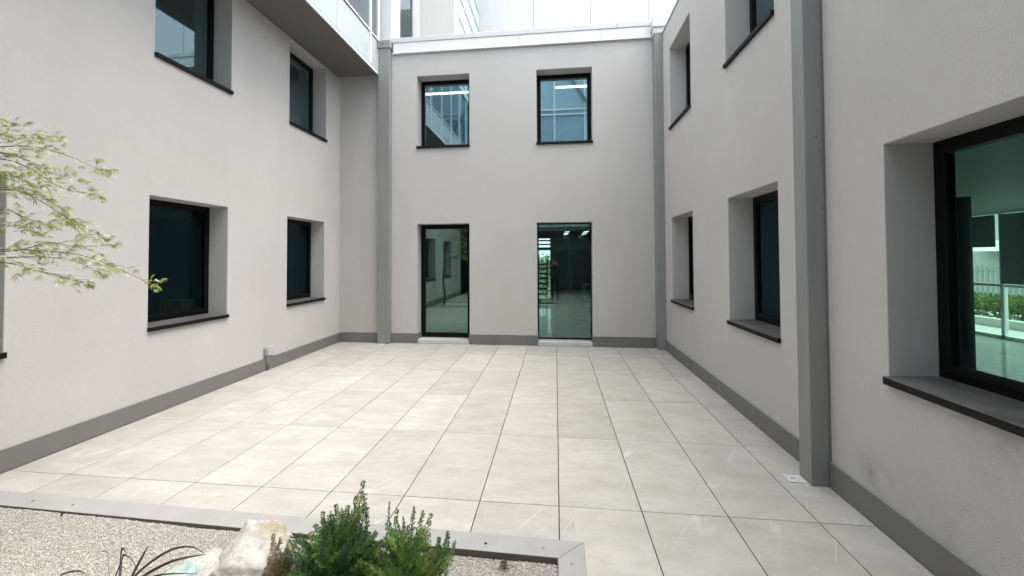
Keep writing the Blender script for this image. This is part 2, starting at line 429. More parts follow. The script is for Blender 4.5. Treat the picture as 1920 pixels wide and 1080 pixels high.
# ---- back wing
back = empty('building', (-1.3, YB+3, 0), 'grey plaster back wing with two glass doors and two square windows above', 'building', 'wings around the courtyard')
BUH = [(-3.02, -1.84, 4.28, 5.895), (-0.38, 0.795, 4.27, 5.888)]
BDH = [(-3.012, -1.845, -0.029, 2.612), (-0.387, 0.772, -0.029, 2.61)]
wall_mesh('wall', FB, XL-0.36, XR+0.36, -0.03, 6.41, BUH+BDH, WT, M_wall, back)
for h in BUH: window(FB, h, M_glassBU, back, 0.075)
def door(h, t, tb, m, leaf):
    u0, u1, z0, z1 = h[0], h[1], 0.095, h[3]
    bm = bmesh.new(); frame_mesh(bm, FB, u0-0.004, u1+0.004, z0, z1+0.004, 0.26, 0.33, t*0.6, tb*0.5, t*0.6)
    if leaf: frame_mesh(bm, FB, u0+t*0.5, u1-t*0.5, z0+tb*0.4, z1-t*0.5, 0.248, 0.31, t*0.5, tb*0.6)
    d = obj('door', bm, M_black, back, bevel=0.003)
    k = 0.95 if leaf else 0.5
    fboxo('pane', FB, (u0+t*k, u1-t*k, 0.28, 0.286, z0+tb*k, z1-t*k), m, d)
    if leaf:
        bm = bmesh.new(); bar(bm, FB(u1-t*0.55, 0.2, 1.0), FB(u1-t*0.55, 0.2, 1.22), 0.018); bar(bm, FB(u1-t*0.55, 0.2, 1.02), FB(u1-t*0.55, 0.25, 1.02), 0.014); bar(bm, FB(u1-t*0.55, 0.2, 1.2), FB(u1-t*0.55, 0.25, 1.2), 0.014)
        obj('handle', bm, M_black, d)
    fboxo('threshold', FB, (u0+0.018, u1-0.018, -0.012, 0.3, 0.003, 0.086), M_marble, d, 0.004)
    return d
door(BDH[0], 0.1, 0.1, M_glassB, True)
door(BDH[1], 0.05, 0.06, M_glassB, False)
for (a, b) in ((XL+0.02, -3.862), (-3.598, -3.012), (-1.845, -0.387), (0.772, 2.025)):
    fboxo('skirting', FB, (a, b, -0.018, 0, 0.003, 0.212), M_skirt, back, 0.003)
    fboxo('skirting_trim', FB, (a, b, -0.0195, 0, 0.212, 0.216), M_column, back)
for h in BDH:
    for (a, b) in ((h[0]-0.001, h[0]+0.016), (h[1]-0.016, h[1]+0.001)):
        fboxo('skirting', FB, (a, b, -0.016, 0.255, 0.0035, 0.211), M_skirt, back)
# parapet flashing in lengths
jx = [-3.56, -0.75, 0.965, 2.0]
for a, b in zip(jx, jx[1:]):
    bm = bmesh.new(); fbox(bm, FB, a+0.003, b-0.003, -0.045, 0.05, 6.411, 6.645); obj('fascia_panel', bm, M_white, back, bevel=0.004)
fboxo('fascia_drip', FB, (-3.56, 2.0, -0.052, -0.046, 6.405, 6.43), M_white, back)
jc = [-3.62, -0.57, 1.3, 2.0]
for a, b in zip(jc, jc[1:]):
    fboxo('coping', FB, (a+0.002, b-0.002, -0.06, WT+0.05, 6.647, 6.755), M_flash, back, 0.006)
# hall behind the doors
yi = YB+WT+0.002
room(back, XL, 6.0, yi, 16.4, 0.05, 3.0, M_hall, M_floor, M_hall, ('-y', '+y'))
for (a, b) in ((XL-0.05, -1.5), (-0.2, 6.05)):
    boxo('room_wall', a, b, 16.4, 16.5, 0.05, 3.0, M_roomd, back)
boxo('room_wall', -1.5, -0.2, 16.4, 16.5, 0.05, 0.25, M_roomd, back); boxo('room_wall', -1.5, -0.2, 16.4, 16.5, 2.62, 3.0, M_roomd, back)
boxo('hall_glazing', -1.5, -0.2, 16.44, 16.446, 0.25, 2.62, M_clear, back)
for z in (2.15, 2.35, 2.5): boxo('hall_louvre', -1.5, -0.2, 16.38, 16.398, z, z+0.06, M_black, back)
for x in (0.42, 1.1): boxo('hall_post', x, x+0.07, 13.0, 13.07, 0.05, 3.0, M_room, back)
boxo('hall_beam', -0.6, 3.5, 12.9, 12.98, 2.1, 2.18, M_room, back)
boxo('room_wall', 2.2, 2.3, yi, 12.0, 0.05, 2.99, M_room, back)
# upper room
room(back, XL, 4.0, yi, 14.0, 3.5, 6.06, M_roomd, M_roomd, M_ceil, ('-y',))
def ceiling_lamp(x0, x1, y, z, label):
    e = empty('ceiling_lamp', ((x0+x1)/2, y, z), label, 'lamp', 'strip lamps inside the wings')
    boxo('housing', x0, x1, y-0.05, y+0.05, z+0.012, z+0.05, M_white, e)
    boxo('tube', x0+0.01, x1-0.01, y-0.03, y+0.03, z-0.015, z+0.011, M_lamp, e)
ceiling_lamp(-4.2, -0.35, 10.05, 5.98, 'long lit strip lamp across the upper left window of the back wall')
ceiling_lamp(0.02, 1.4, 10.05, 5.98, 'lit strip lamp at the right of the upper right window of the back wall')
def ceiling_lampy(x, y0, y1, z, label):
    e = empty('ceiling_lamp', (x, (y0+y1)/2, z), label, 'lamp', 'strip lamps inside the wings')
    boxo('housing', x-0.04, x+0.04, y0, y1, z+0.012, z+0.05, M_white, e)
    boxo('tube', x-0.025, x+0.025, y0, y1, z-0.01, z+0.011, M_lamp, e)
ceiling_lampy(-7.9, 10.2-2.3, 8.6, 5.75, 'lit strip lamp inside the upper left window below the overhang')
ceiling_lampy(-8.2, 6.95, 7.25, 2.8, 'faint strip lamp inside the lower left window')

# ---- things inside the hall: open staircase, office chair
st = empty('staircase', (-0.75, 15, 0.05), 'dark open-riser staircase behind the right glass door', 'staircase')
for k in range(9):
    boxo('tread', -1.25, -0.32, 13.9+k*0.24, 14.2+k*0.24, 0.22+k*0.17, 0.285+k*0.17, M_black, st)
for x in (-1.29, -0.32):
    bm = bmesh.new(); bar(bm, (x+0.02, 13.75, 0.1), (x+0.02, 16.1, 1.78), 0.04, 0.2); obj('stringer', bm, M_black, st)
ch = empty('office_chair', (1.02, 12.0, 0.05), 'swivel chair with white seat just inside the right glass door', 'chair')
cx_, cy_ = 1.02, 12.0
for k in range(5):
    a = k*2*math.pi/5+0.3
    bm = bmesh.new(); bar(bm, (cx_, cy_, 0.14), (cx_+0.3*math.cos(a), cy_+0.3*math.sin(a), 0.1), 0.04); lg = obj('leg', bm, M_white, ch)
    bm = bmesh.new(); bmesh.ops.create_uvsphere(bm, u_segments=8, v_segments=6, radius=0.03, matrix=Matrix.Translation((cx_+0.3*math.cos(a), cy_+0.3*math.sin(a), 0.08))); obj('castor', bm, M_black, lg, True)
bm = bmesh.new(); cyl(bm, (cx_, cy_), 0.03, 0.03, 0.14, 0.48); obj('gas_lift', bm, M_screw, ch)
boxo('seat', cx_-0.24, cx_+0.24, cy_-0.24, cy_+0.24, 0.48, 0.56, M_white, ch, 0.03)
bm = bmesh.new(); frame_mesh(bm, lambda u, d, z: (cx_+u, cy_+0.25+d+0.1*(z-0.6), z), -0.22, 0.22, 0.62, 1.1, 0, 0.03, 0.05); obj('backrest', bm, M_white, ch, bevel=0.01)
boxo('back_post', cx_-0.03, cx_+0.03, cy_+0.23, cy_+0.26, 0.5, 0.7, M_white, ch)
# carton boxes in the left room
M_card = mat('cardboard', (0.28, 0.27, 0.2), 0.8)
for (x, y, s, z, l) in ((-6.6, 6.55, 0.34, 0.06, 'lower pale carton inside the lower left window'), (-6.62, 6.6, 0.22, 0.75, 'upper small pale carton inside the lower left window')):
    e = empty('carton', (x, y, z), l, 'box', 'cartons in the left room')
    boxo('carton_body', x-s, x+s, y-s/2, y+s/2, z, z+(0.69 if z < 0.1 else 0.4), M_card, e, 0.004)
    boxo('tape', x-0.03, x+0.03, y-s/2-0.002, y+s/2+0.002, z+0.3, z+(0.692 if z < 0.1 else 0.403), M_room, e)

# ------------------------------------------------------------------ metal column casings
def column(x0, x1, y0, y1, ztop, label, cap, plate):
    e = empty('metal_column', ((x0+x1)/2, (y0+y1)/2, 0), label, 'column', 'grey box columns on the courtyard walls')
    boxo('shaft', x0, x1, y0, y1, 0.002, ztop, M_column, e, 0.005)
    if cap: 
        boxo('cap', *cap, M_flash if cap[0] > 0 else M_column, e, 0.006)
    if plate:
        p = boxo('anchor_plate', *plate, 0.0015, 0.007, M_marble, e, 0.002)
        bm = bmesh.new(); cxp, cyp = (plate[0]*0.6+plate[1]*0.4), (plate[2]+plate[3])/2
        for k in (-1, 1): cyl(bm, (cxp+k*0.009, cyp), 0.007, 0.006, 0.007, 0.011, 8)
        obj('bolt', bm, M_rust, p)
    return e
c1 = column(2.045, XR+0.02, 3.66, 3.83, 6.41, 'tall grey metal box column on the right wall beside the large window', None, (1.9, 2.042, 3.70, 3.82))
for z in (1.3, 1.75, 2.25, 2.62, 2.72, 2.84, 3.05):
    bm = bmesh.new(); bmesh.ops.create_uvsphere(bm, u_segments=8, v_segments=5, radius=0.0055, matrix=Matrix.Translation((2.14+random.uniform(-.02, .03), 3.6585, z))); obj('rivet', bm, M_screw, c1, True)
boxo('seam_strip', 2.182, XR-0.001, 3.645, 3.6595, 0.21, 6.4, M_skirt, c1)
c2 = column(2.03, XR+0.02, 8.62, YB+0.02, 6.5, 'grey metal box column in the far right corner', (1.985, 2.26, 8.58, 9.0, 6.52, 6.735), (1.94, 2.03, 8.66, 8.76))
boxo('collar', 2.01, XR+0.03, 8.61, YB+0.02, 6.40, 6.519, M_flash, c2, 0.004)
c3 = column(-3.858, -3.6, 8.68, YB+0.02, 6.49, 'grey metal box column left of the left glass door', (-3.862, -3.575, 8.655, YB+0.1, 6.492, 6.66), (-3.83, -3.7, 8.585, 8.678))
bm = bmesh.new(); bar(bm, (-3.755, 8.652, 6.60), (-3.735, 8.652, 6.56), 0.014); obj('slot', bm, M_black, c3)

# ------------------------------------------------------------------ glazed gallery over the left wing
GX = -3.87
gal = empty('glazed_gallery', (GX-0.5, 2, 5.93), 'overhanging glazed storey with white mullions above the left wall', 'glazed storey')
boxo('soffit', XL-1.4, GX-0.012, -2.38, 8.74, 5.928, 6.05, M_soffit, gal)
boxo('floor_edge', GX-0.011, GX+0.012, -2.38, 8.705, 5.915, 5.975, M_white, gal, 0.003)
boxo('shadow_gap', GX-0.03, GX-0.005, -2.38, 8.70, 5.976, 6.0, M_black, gal)
my = [8.71, 8.31] + [8.31-1.305*k for k in range(1, 9)]
for i, y in enumerate(my):
    boxo('mullion', GX-0.03, GX+0.022, y-0.022, y+0.022, 5.985, 8.8, M_white, gal, 0.004)
    if i: 
        y1 = my[i-1]
        boxo('spandrel_panel', GX-0.02, GX-0.008, y+0.024, y1-0.024, 6.001, 6.655, M_spandrel, gal)
        boxo('transom', GX-0.03, GX+0.015, y+0.023, y1-0.023, 6.672, 6.71, M_white, gal, 0.003)
        boxo('transom_shadow_gap', GX-0.03, GX-0.002, y+0.023, y1-0.023, 6.656, 6.671, M_black, gal)
        boxo('pane', GX-0.014, GX-0.008, y+0.024, y1-0.024, 6.711, 8.8, M_glassT, gal)
boxo('room_wall', XL-1.4, XL-1.3, -2.38, 8.74, 6.051, 8.8, M_room, gal)
boxo('room_wall', XL-1.4, GX-0.012, 8.741, 8.76, 6.051, 8.8, M_panelw, gal)
boxo('roof', XL-1.4, GX+0.05, -2.38, 8.76, 8.801, 9.0, M_white, gal)
# corner post above the left column
cp = empty('corner_post', (-3.75, 8.95, 6.66), 'pale grey corner post above the back wall parapet', 'post')
boxo('casing', -3.93, -3.648, 8.9, 9.2, 6.662, 10.6, M_flash, cp, 0.004)
boxo('edge_strip', -3.647, -3.555, 8.94, 9.2, 6.76, 10.6, M_white, cp, 0.004)

# ------------------------------------------------------------------ set-back volumes above the back wing
ub = empty('upper_building', (-3.4, 11.5, 6.4), 'set-back upper storey of plaster and glass behind the back parapet', 'building')
FU = lambda u, d, z: (u, 10.0+d, z)
wall_mesh('wall', FU, -7.0, -2.46, 6.3, 12.5, [(-3.95, -3.5, 6.5, 8.9)], 0.3, M_wall, ub)
boxo('pilaster', -3.495, -3.35, 9.965, 9.999, 6.3, 12.5, M_flash, ub)
bm = bmesh.new(); frame_mesh(bm, FU, -3.95, -3.5, 6.5, 8.9, 0.02, 0.09, 0.045); wf = obj('window', bm, M_white, ub)
fboxo('pane', FU, (-3.91, -3.54, 0.05, 0.056, 6.54, 8.86), M_glassT, wf)
boxo('inner_blind', -3.98, -3.45, 10.32, 10.34, 6.4, 9.0, M_room, ub)
boxo('glass_side', -2.6, -2.45, 10.301, 13.28, 6.3, 12.5, M_spandrel, ub)
for y in (10.33, 11.0, 11.7, 12.4, 13.1): boxo('mullion', -2.47, -2.44, y-0.02, y+0.02, 6.3, 12.5, M_flash, ub)
for z in (6.9, 7.5, 8.1, 8.7, 9.3, 9.9): boxo('transom', -2.47, -2.438, 10.31, 13.27, z-0.015, z+0.015, M_skirt, ub)
boxo('roof', -7.0, -2.45, 9.95, 13.28, 12.5, 12.7, M_white, ub)
boxo('flat_roof', XL-0.3, XR+8, YB+WT+0.06, 17, 6.2, 6.3, M_flash, back)
sc = empty('panel_screen', (4, 13.4, 6.3), 'tall white panelled facade rising behind the back parapet', 'facade')
x = -2.46
while x < 12:
    boxo('panel', x+0.006, x+1.81-0.006, 13.3, 13.36, 6.31, 15, M_panelw, sc, 0.003); x += 1.81
boxo('backing', -2.46, 12, 13.352, 13.5, 6.31, 15, M_flash, sc)

# ------------------------------------------------------------------ junction box
jb = empty('junction_box', (XL, 6.5, 0.2), 'small grey electrical box above the skirting of the left wall', 'electrical box')
boxo('box_body', XL+0.0005, XL+0.045, 6.45, 6.6, 0.238, 0.385, M_box, jb, 0.006)
boxo('side_socket', XL+0.001, XL+0.05, 6.385, 6.445, 0.25, 0.375, M_boxs, jb, 0.008)
bm = bmesh.new(); tube(bm, [(XL+0.032, 6.44, 0.235), (XL+0.032, 6.44, 0.0)], 0.011, 8); obj('conduit', bm, M_conduit, jb, True)
bm = bmesh.new(); tube(bm, [(XL+0.032, 6.485, 0.235), (XL+0.032, 6.475, 0.12), (XL+0.032, 6.465, 0.0)], 0.009, 8); obj('conduit', bm, M_conduit, jb, True)

# ------------------------------------------------------------------ planter
pl = empty('planter_edging', (PX1, PYF, 0), 'flat grey metal edging round the gravel bed', 'edging')
PW = 0.165
def skew(x): return PYF + (PX1-x)*0.022       # the bed is laid slightly out of square
def flange(pts, name, z0=0.004, z1=0.010):
    bm = bmesh.new()
    a = [bm.verts.new((x, y, z0)) for x, y in pts]; b = [bm.verts.new((x, y, z1)) for x, y in pts]
    n = len(pts)
    for i in range(n): bm.faces.new((a[i], a[(i+1) % n], b[(i+1) % n], b[i]))
    bm.faces.new(a[::-1]); bm.faces.new(b)
    return obj(name, bm, M_steel, pl, bevel=0.002)
PXL = XL+0.03
jxs = [PX1, -2.12, -3.75, PXL]
for i in range(3):
    a, b = jxs[i]-(0.0008 if i else 0), jxs[i+1]+0.0008
    ia = PX1-PW if i == 0 else a
    flange([(a, skew(a)), (b, skew(b)), (b, skew(b)-PW), (ia, skew(ia)-PW)], 'flange')
flange([(PX1+0.0006, skew(PX1)-0.002), (PX1-PW+0.0006, skew(PX1-PW)-PW-0.002), (PX1-PW, PY0+PW), (PX1, PY0)], 'flange')
flange([(PX1, PY0-0.001), (PX1-PW, PY0+PW-0.001), (PXL, PY0+PW), (PXL, PY0)], 'flange')
bm = bmesh.new()
xi_ = PX1-PW
bar(bm, (xi_, skew(xi_)-PW+0.004, -0.06), (PXL, skew(PXL)-PW+0.004, -0.06), 0.006, 0.128)
bar(bm, (xi_-0.002, skew(xi_)-PW, -0.06), (xi_-0.002, PY0+PW, -0.06), 0.006, 0.128)
bar(bm, (xi_, PY0+PW-0.004, -0.06), (PXL, PY0+PW-0.004, -0.06), 0.006, 0.128)
obj('lip', bm, M_rust, pl)
for (x, y, m) in ((0.085, 2.57, M_screw), (-0.09, 2.685, M_screw), (-0.46, 2.69, M_black), (-3.62, 2.765, M_screw), (-3.98, 2.775, M_screw), (0.085, 1.9, M_screw)):
    bm = bmesh.new(); cyl(bm, (x, y), 0.010, 0.007, 0.010, 0.0135, 10); obj('screw', bm, m, pl, True)

def gravel_z(x, y):
    return -0.035 + 0.028*max(0, min(1, (-x-0.8)/2.5)) + 0.006*noise.noise((x*3, y*3, 0))
gmat = mat('gravel_stone', (0.45, 0.43, 0.38), 0.9, spec=0.2)
at_ = N(gmat, 'ShaderNodeAttribute', attribute_name='Col'); Lk(gmat, at_.outputs['Color'], BS(gmat).inputs['Base Color'])
sm = mat('gravel_bed', (0.24, 0.23, 0.2), 0.95)
cb = N(sm, 'ShaderNodeTexCoord').outputs['Object']
vor = N(sm, 'ShaderNodeTexVoronoi', Scale=110.0); Lk(sm, cb, vor.inputs['Vector'])
Lk(sm, mixc(sm, noise_tex(sm, cb, 90, 2), (0.34, 0.32, 0.27, 1), (0.6, 0.57, 0.5, 1)), BS(sm).inputs['Base Color'])
Lk(sm, bump(sm, vor.outputs['Distance'], 0.8, 0.008), BS(sm).inputs['Normal'])
bm = bmesh.new()
nx, ny = 60, 26
gv = [[bm.verts.new((PXL+(xi_-0.004-PXL)*i/nx, PY0+PW+(skew(PXL+(xi_-PXL)*i/nx)-PW-PY0-PW)*j/ny, 0)) for j in range(ny+1)] for i in range(nx+1)]
for r in gv:
    for v in r: v.co.z = gravel_z(v.co.x, v.co.y)-0.004
for i in range(nx):
    for j in range(ny): bm.faces.new((gv[i][j], gv[i+1][j], gv[i+1][j+1], gv[i][j+1]))
gb = obj('soil_bed', bm, sm, None, True); tag(gb, kind='structure')
def gravel():
    rng = np.random.default_rng(3)
    n = 60000
    x = rng.uniform(PXL+0.01, xi_-0.012, n); y = PYF + (PX1-x)*0.022 - PW - 0.008 - (rng.random(n)**1.3)*0.62
    z = np.array([gravel_z(a, b) for a, b in zip(x, y)]) + rng.uniform(-0.003, 0.004, n)
    r = rng.uniform(0.003, 0.0065, n)
    base = np.array([(1,0,0), (-1,0,0), (0,1,0), (0,-1,0), (0,0,1), (0,0,-1)], float)
    fc = np.array([(0,2,4), (2,1,4), (1,3,4), (3,0,4), (2,0,5), (1,2,5), (3,1,5), (0,3,5)])
    A = rng.normal(size=(n, 3, 3)); Q, _ = np.linalg.qr(A)
    sc_ = rng.uniform(0.55, 1.25, (n, 6, 1))
    P = (base[None]*sc_) @ Q * r[:, None, None] + np.stack([x, y, z], 1)[:, None, :]
    F = (fc[None] + (np.arange(n)*6)[:, None, None]).reshape(-1, 3)
    me = bpy.data.meshes.new('gravel')
    me.from_pydata(P.reshape(-1, 3), [], F)
    tone = rng.choice([0, 1, 2, 3], n, p=[0.45, 0.3, 0.17, 0.08])
    pal = np.array([(0.475, 0.46, 0.42), (0.40, 0.385, 0.345), (0.55, 0.54, 0.51), (0.34, 0.315, 0.27)])
    c = pal[tone] * rng.uniform(0.85, 1.15, (n, 1))
    ca = me.color_attributes.new('Col', 'FLOAT_COLOR', 'POINT')
    cc = np.ones((n*6, 4)); cc[:, :3] = np.repeat(c, 6, 0)
    ca.data.foreach_set('color', cc.ravel())
    o = link('gravel', me, gmat)
    tag(o, 'pale beige fine gravel filling the planting bed', 'gravel', kind='stuff')
gravel()

# ------------------------------------------------------------------ rocks
def rock_mesh(seed, dims, planes, sub=5, rough=0.03, lo=0.62, hi=0.95, extra=()):
    rng = random.Random(seed)
    bm = bmesh.new(); bmesh.ops.create_icosphere(bm, subdivisions=sub, radius=1)
    pls = [(Vector(n).normalized(), d) for n, d in extra]
    for _ in range(planes):
        n = Vector((rng.gauss(0, 1), rng.gauss(0, 1), rng.gauss(0, 0.9))).normalized(); pls.append((n, rng.uniform(lo, hi)))
    for v in bm.verts:
        for n, d in pls:
            k = v.co.dot(n)
            if k > d: v.co -= n*(k-d)
        p = v.co.copy()
        v.co *= 1 + rough*noise.fractal(p*3.1+Vector((seed, 0, 0)), 1.0, 2.0, 5) + rough*0.35*noise.noise(p*17)
    for v in bm.verts: v.co = Vector((v.co.x*dims[0], v.co.y*dims[1], v.co.z*dims[2]))
    return bm
mrock = mat('limestone', (0.7, 0.68, 0.62), 0.9, spec=0.2)
co = N(mrock, 'ShaderNodeTexCoord').outputs['Object']
n1 = noise_tex(mrock, co, 9, 6, 0.65); n2 = noise_tex(mrock, mapped(mrock, co, (1, 1, 2.2), (3, 1, 4)), 5, 5, 0.6)
a = mixc(mrock, ramp(mrock, n1, 0.38, 0.62), (0.5, 0.485, 0.435, 1), (0.68, 0.67, 0.635, 1))
a = mixc(mrock, ramp(mrock, n2, 0.55, 0.68), a, (0.46, 0.4, 0.28, 1))
a = mixc(mrock, ramp(mrock, noise_tex(mrock, co, 40, 4, 0.7), 0.6, 0.75), a, (0.33, 0.31, 0.28, 1))
Lk(mrock, a, BS(mrock).inputs['Base Color'])
Lk(mrock, bump(mrock, noise_tex(mrock, co, 38, 7, 0.75), 1.0, 0.02), BS(mrock).inputs['Normal'])
bm = rock_mesh(14, (0.25, 0.21, 0.29), 11, 5, 0.085, 0.7, 0.95, [((0.06, -0.25, 1), 0.53), ((1, -0.1, 0.12), 0.72), ((-0.7, -0.3, 0.7), 0.7), ((0.2, -1, 0.45), 0.66)])
bmesh.ops.rotate(bm, verts=bm.verts, cent=(0, 0, 0), matrix=Matrix.Rotation(0.12, 3, 'Y'))
bmesh.ops.translate(bm, verts=bm.verts, vec=(-1.73, 2.24, 0.055))
bm2 = rock_mesh(5, (0.2, 0.16, 0.17), 12, 5, 0.1, 0.6, 0.9)
bmesh.ops.translate(bm2, verts=bm2.verts, vec=(-1.99, 2.18, 0.01))
t_ = bpy.data.meshes.new('t'); bm2.to_mesh(t_); bm2.free(); bm.from_mesh(t_); bpy.data.meshes.remove(t_)
rk = obj('rock', bm, mrock, None, False)
for p in rk.data.polygons: p.use_smooth = True
tag(rk, 'rough white limestone boulder between the conifers and the dark grass', 'rock')
mslag = mat('glass_slag', (0.62, 0.78, 0.74), 0.12, spec=0.6)
BS(mslag).inputs['Transmission Weight'].default_value = 0.35; BS(mslag).inputs['Subsurface Weight'].default_value = 0.3
BS(mslag).inputs['Subsurface Radius'].default_value = (0.03, 0.05, 0.05)
co = N(mslag, 'ShaderNodeTexCoord').outputs['Object']
Lk(mslag, mixc(mslag, ramp(mslag, noise_tex(mslag, co, 14, 5), 0.42, 0.6), (0.4, 0.62, 0.58, 1), (0.8, 0.86, 0.84, 1)), BS(mslag).inputs['Base Color'])
Lk(mslag, bump(mslag, noise_tex(mslag, co, 30, 5), 0.5, 0.01), BS(mslag).inputs['Normal'])
for (p, d, sd_, l) in (((-2.10, 2.14, 0.08), (0.12, 0.09, 0.085), 21, 'upper pale aqua glass rock beside the white boulder'), ((-2.17, 2.03, 0.03), (0.15, 0.1, 0.1), 33, 'lower pale aqua glass rock under the dark grass blades')):
    bm = rock_mesh(sd_, d, 14, 3, 0.015, 0.5, 0.85); bmesh.ops.translate(bm, verts=bm.verts, vec=p)
    tag(obj('glass_rock', bm, mslag), l, 'rock', 'pale aqua glass rocks')

# ------------------------------------------------------------------ plants
def leaf_mat(name, trans=0.25, rough=0.55):
    m = mat(name, (0.1, 0.2, 0.05), rough, spec=0.3)
    a = N(m, 'ShaderNodeAttribute', attribute_name='Col'); Lk(m, a.outputs['Color'], BS(m).inputs['Base Color'])
    tr = N(m, 'ShaderNodeBsdfTranslucent'); Lk(m, a.outputs['Color'], tr.inputs['Color'])
    mx_ = N(m, 'ShaderNodeMixShader'); mx_.inputs[0].default_value = trans
    out = m.node_tree.nodes['Material Output']
    Lk(m, BS(m).outputs[0], mx_.inputs[1]); Lk(m, tr.outputs[0], mx_.inputs[2]); Lk(m, mx_.outputs[0], out.inputs[0])
    return m
M_leaf = leaf_mat('foliage', 0.35)
M_maple = leaf_mat('maple_leaf', 0.45, 0.5)
M_bark = painted('bark', (0.16, 0.13, 0.1), 0.8, 0.25)
M_twig = mat('twig', (0.19, 0.15, 0.12), 0.7)
class LeafMesh:
    def __init__(s): s.v = []; s.f = []; s.c = []
    def blade(s, p, d, n, L, W, col, bend=0.0):
        # kite-shaped leaflet of two faces folded along its rib
        d = d.normalized(); sd = d.cross(n)
        if sd.length < 1e-5: sd = d.orthogonal()
        sd.normalize(); n = sd.cross(d)
        i = len(s.v)
        s.v += [p, p + d*L*0.45 + sd*W/2 + n*W*0.18, p + d*L + n*bend*L, p + d*L*0.45 - sd*W/2 + n*W*0.18]
        s.f += [(i, i+1, i+2), (i, i+2, i+3)]; s.c += [col]*4
    def build(s, name, m, parent):
        me = bpy.data.meshes.new(name); me.from_pydata([tuple(v) for v in s.v], [], s.f)
        ca = me.color_attributes.new('Col', 'FLOAT_COLOR', 'POINT')
        arr = np.ones((len(s.c), 4)); arr[:, :3] = np.array(s.c); ca.data.foreach_set('color', arr.ravel())
        return link(name, me, m, parent)
def lerp(a, b, t): return tuple(x+(y-x)*t for x, y in zip(a, b))
def conifer(name, base, fronds, seed, label, pal, tipc, tip_amount, group='conifers in the gravel bed'):
    """fronds: list of (root, tip, width) giving the spray's axis"""
    rng = random.Random(seed)
    e = empty(name, base, label, 'shrub', group)
    lm = LeafMesh(); stems = bmesh.new()
    for (r, t, wd) in fronds:
        r, t = Vector(r), Vector(t)
        ax = t-r; Ln = ax.length; ax.normalize()
        pn = Vector((rng.gauss(0, 1), rng.gauss(0, 1)-0.6, rng.gauss(0, 0.3))); pn = (pn - ax*pn.dot(ax)).normalized()
        side = ax.cross(pn)
        bow = Vector((rng.uniform(-.1, .1), rng.uniform(-.1, .1), 0))*Ln
        col0 = pal[rng.randrange(len(pal))]
        n = max(7, int(Ln/0.011))
        pts = []
        for i in range(n+1):
            q = i/n
            pts.append(r + ax*Ln*q + bow*math.sin(q*math.pi)*0.6)
        tube(stems, pts[::max(1, n//4)], 0.0022, 4)
        for i in range(1, n+1):
            q = i/n
            env = wd*(0.35+0.65*math.sin(min(1, q*1.15+0.12)*math.pi)**0.8)*(1.02-q*0.75)
            for sgn in (-1, 1):
                if rng.random() < 0.1: continue
                dr = (ax*rng.uniform(0.6, 1.0) + side*sgn*rng.uniform(0.65, 1.1) + pn*rng.gauss(0, 0.22)).normalized()
                bl = env*rng.uniform(0.7, 1.15)
                m_ = max(2, int(bl/0.0085))
                for k in range(m_):
                    f = k/m_
                    p = pts[i] + dr*bl*f + Vector((0, 0, bl*0.18*f*f))
                    tc = max(0, min(1, (q*0.65+f*0.5-0.55)*1.6))*tip_amount
                    c = lerp(col0, tipc, tc*rng.uniform(0.5, 1.2)); g_ = rng.uniform(0.75, 1.25)
                    c = tuple(max(0, x*g_) for x in c)
                    for s2 in (-1, 1):
                        d2 = (dr + side.cross(dr).cross(dr).normalized()*0 + (ax*0.6*s2*(1) + side*0.2*s2 + pn*rng.gauss(0, .4))*0.75).normalized()
                        lm.blade(p, d2, pn + Vector((rng.gauss(0, .3), rng.gauss(0, .3), .3)), rng.uniform(0.012, 0.019), rng.uniform(0.0045, 0.0065), c, 0.1)
                    if k == m_-1: lm.blade(p, dr, pn, 0.016, 0.0055, c)
        lm.blade(pts[-1], ax, pn, 0.018, 0.006, lerp(col0, tipc, tip_amount))
    obj('stem', stems, M_twig, e)
    lm.build('foliage', M_leaf, e)
    return e
def spray_cloud(rng, base, tops, n, spread, low=0.25):
    """fronds growing up and outwards from base, filling the shape given by tops (x, y, z, radius)"""
    out = []
    for _ in range(n):
        tx, ty, tz, tr = tops[rng.randrange(len(tops))]
        a, q = rng.uniform(0, 6.283), math.sqrt(rng.random())
        h = rng.uniform(low, 1.0)
        tip = Vector((tx + tr*q*math.cos(a)*(1.25-h*0.75), ty + tr*q*math.sin(a)*(1.25-h*0.75), tz*h - 0.02*q))
        root = Vector(base)*0.55 + tip*0.45; root.z = max(0.0, tip.z - rng.uniform(0.08, 0.16))
        out.append((root, tip, rng.uniform(0.04, 0.06)*spread))
    return out
rg = random.Random(4)
G1, G2, G3, G4 = (0.075, 0.19, 0.06), (0.12, 0.27, 0.065), (0.23, 0.36, 0.075), (0.065, 0.19, 0.095)
BRZ = (0.15, 0.135, 0.1)
A_top = [(-1.16, 2.24, 0.47, 0.10), (-1.28, 2.22, 0.42, 0.13), (-1.40, 2.2, 0.34, 0.13), (-1.2, 2.14, 0.36, 0.17), (-1.04, 2.22, 0.37, 0.12), (-1.0, 2.2, 0.3, 0.14)]
fr = spray_cloud(rg, (-1.22, 2.2, 0), A_top, 210, 1.15)
for (x, y, z) in ((-1.105, 2.3, 0.568), (-1.085, 2.29, 0.50), (-1.14, 2.28, 0.49), (-1.07, 2.28, 0.43), (-1.13, 2.3, 0.42), (-1.24, 2.25, 0.455), (-1.2, 2.24, 0.44), (-1.32, 2.25, 0.41), (-1.28, 2.24, 0.40)):
    fr.append(((x*0.85-1.2*0.15, y-0.03, z-0.2), (x, y, z), 0.055))
conifer('conifer', (-1.22, 2.2, 0), fr, 1, 'tallest green conifer with a bronze pointed tip in the gravel bed', [G1, G2, G2, G3, G4], BRZ, 0.95)
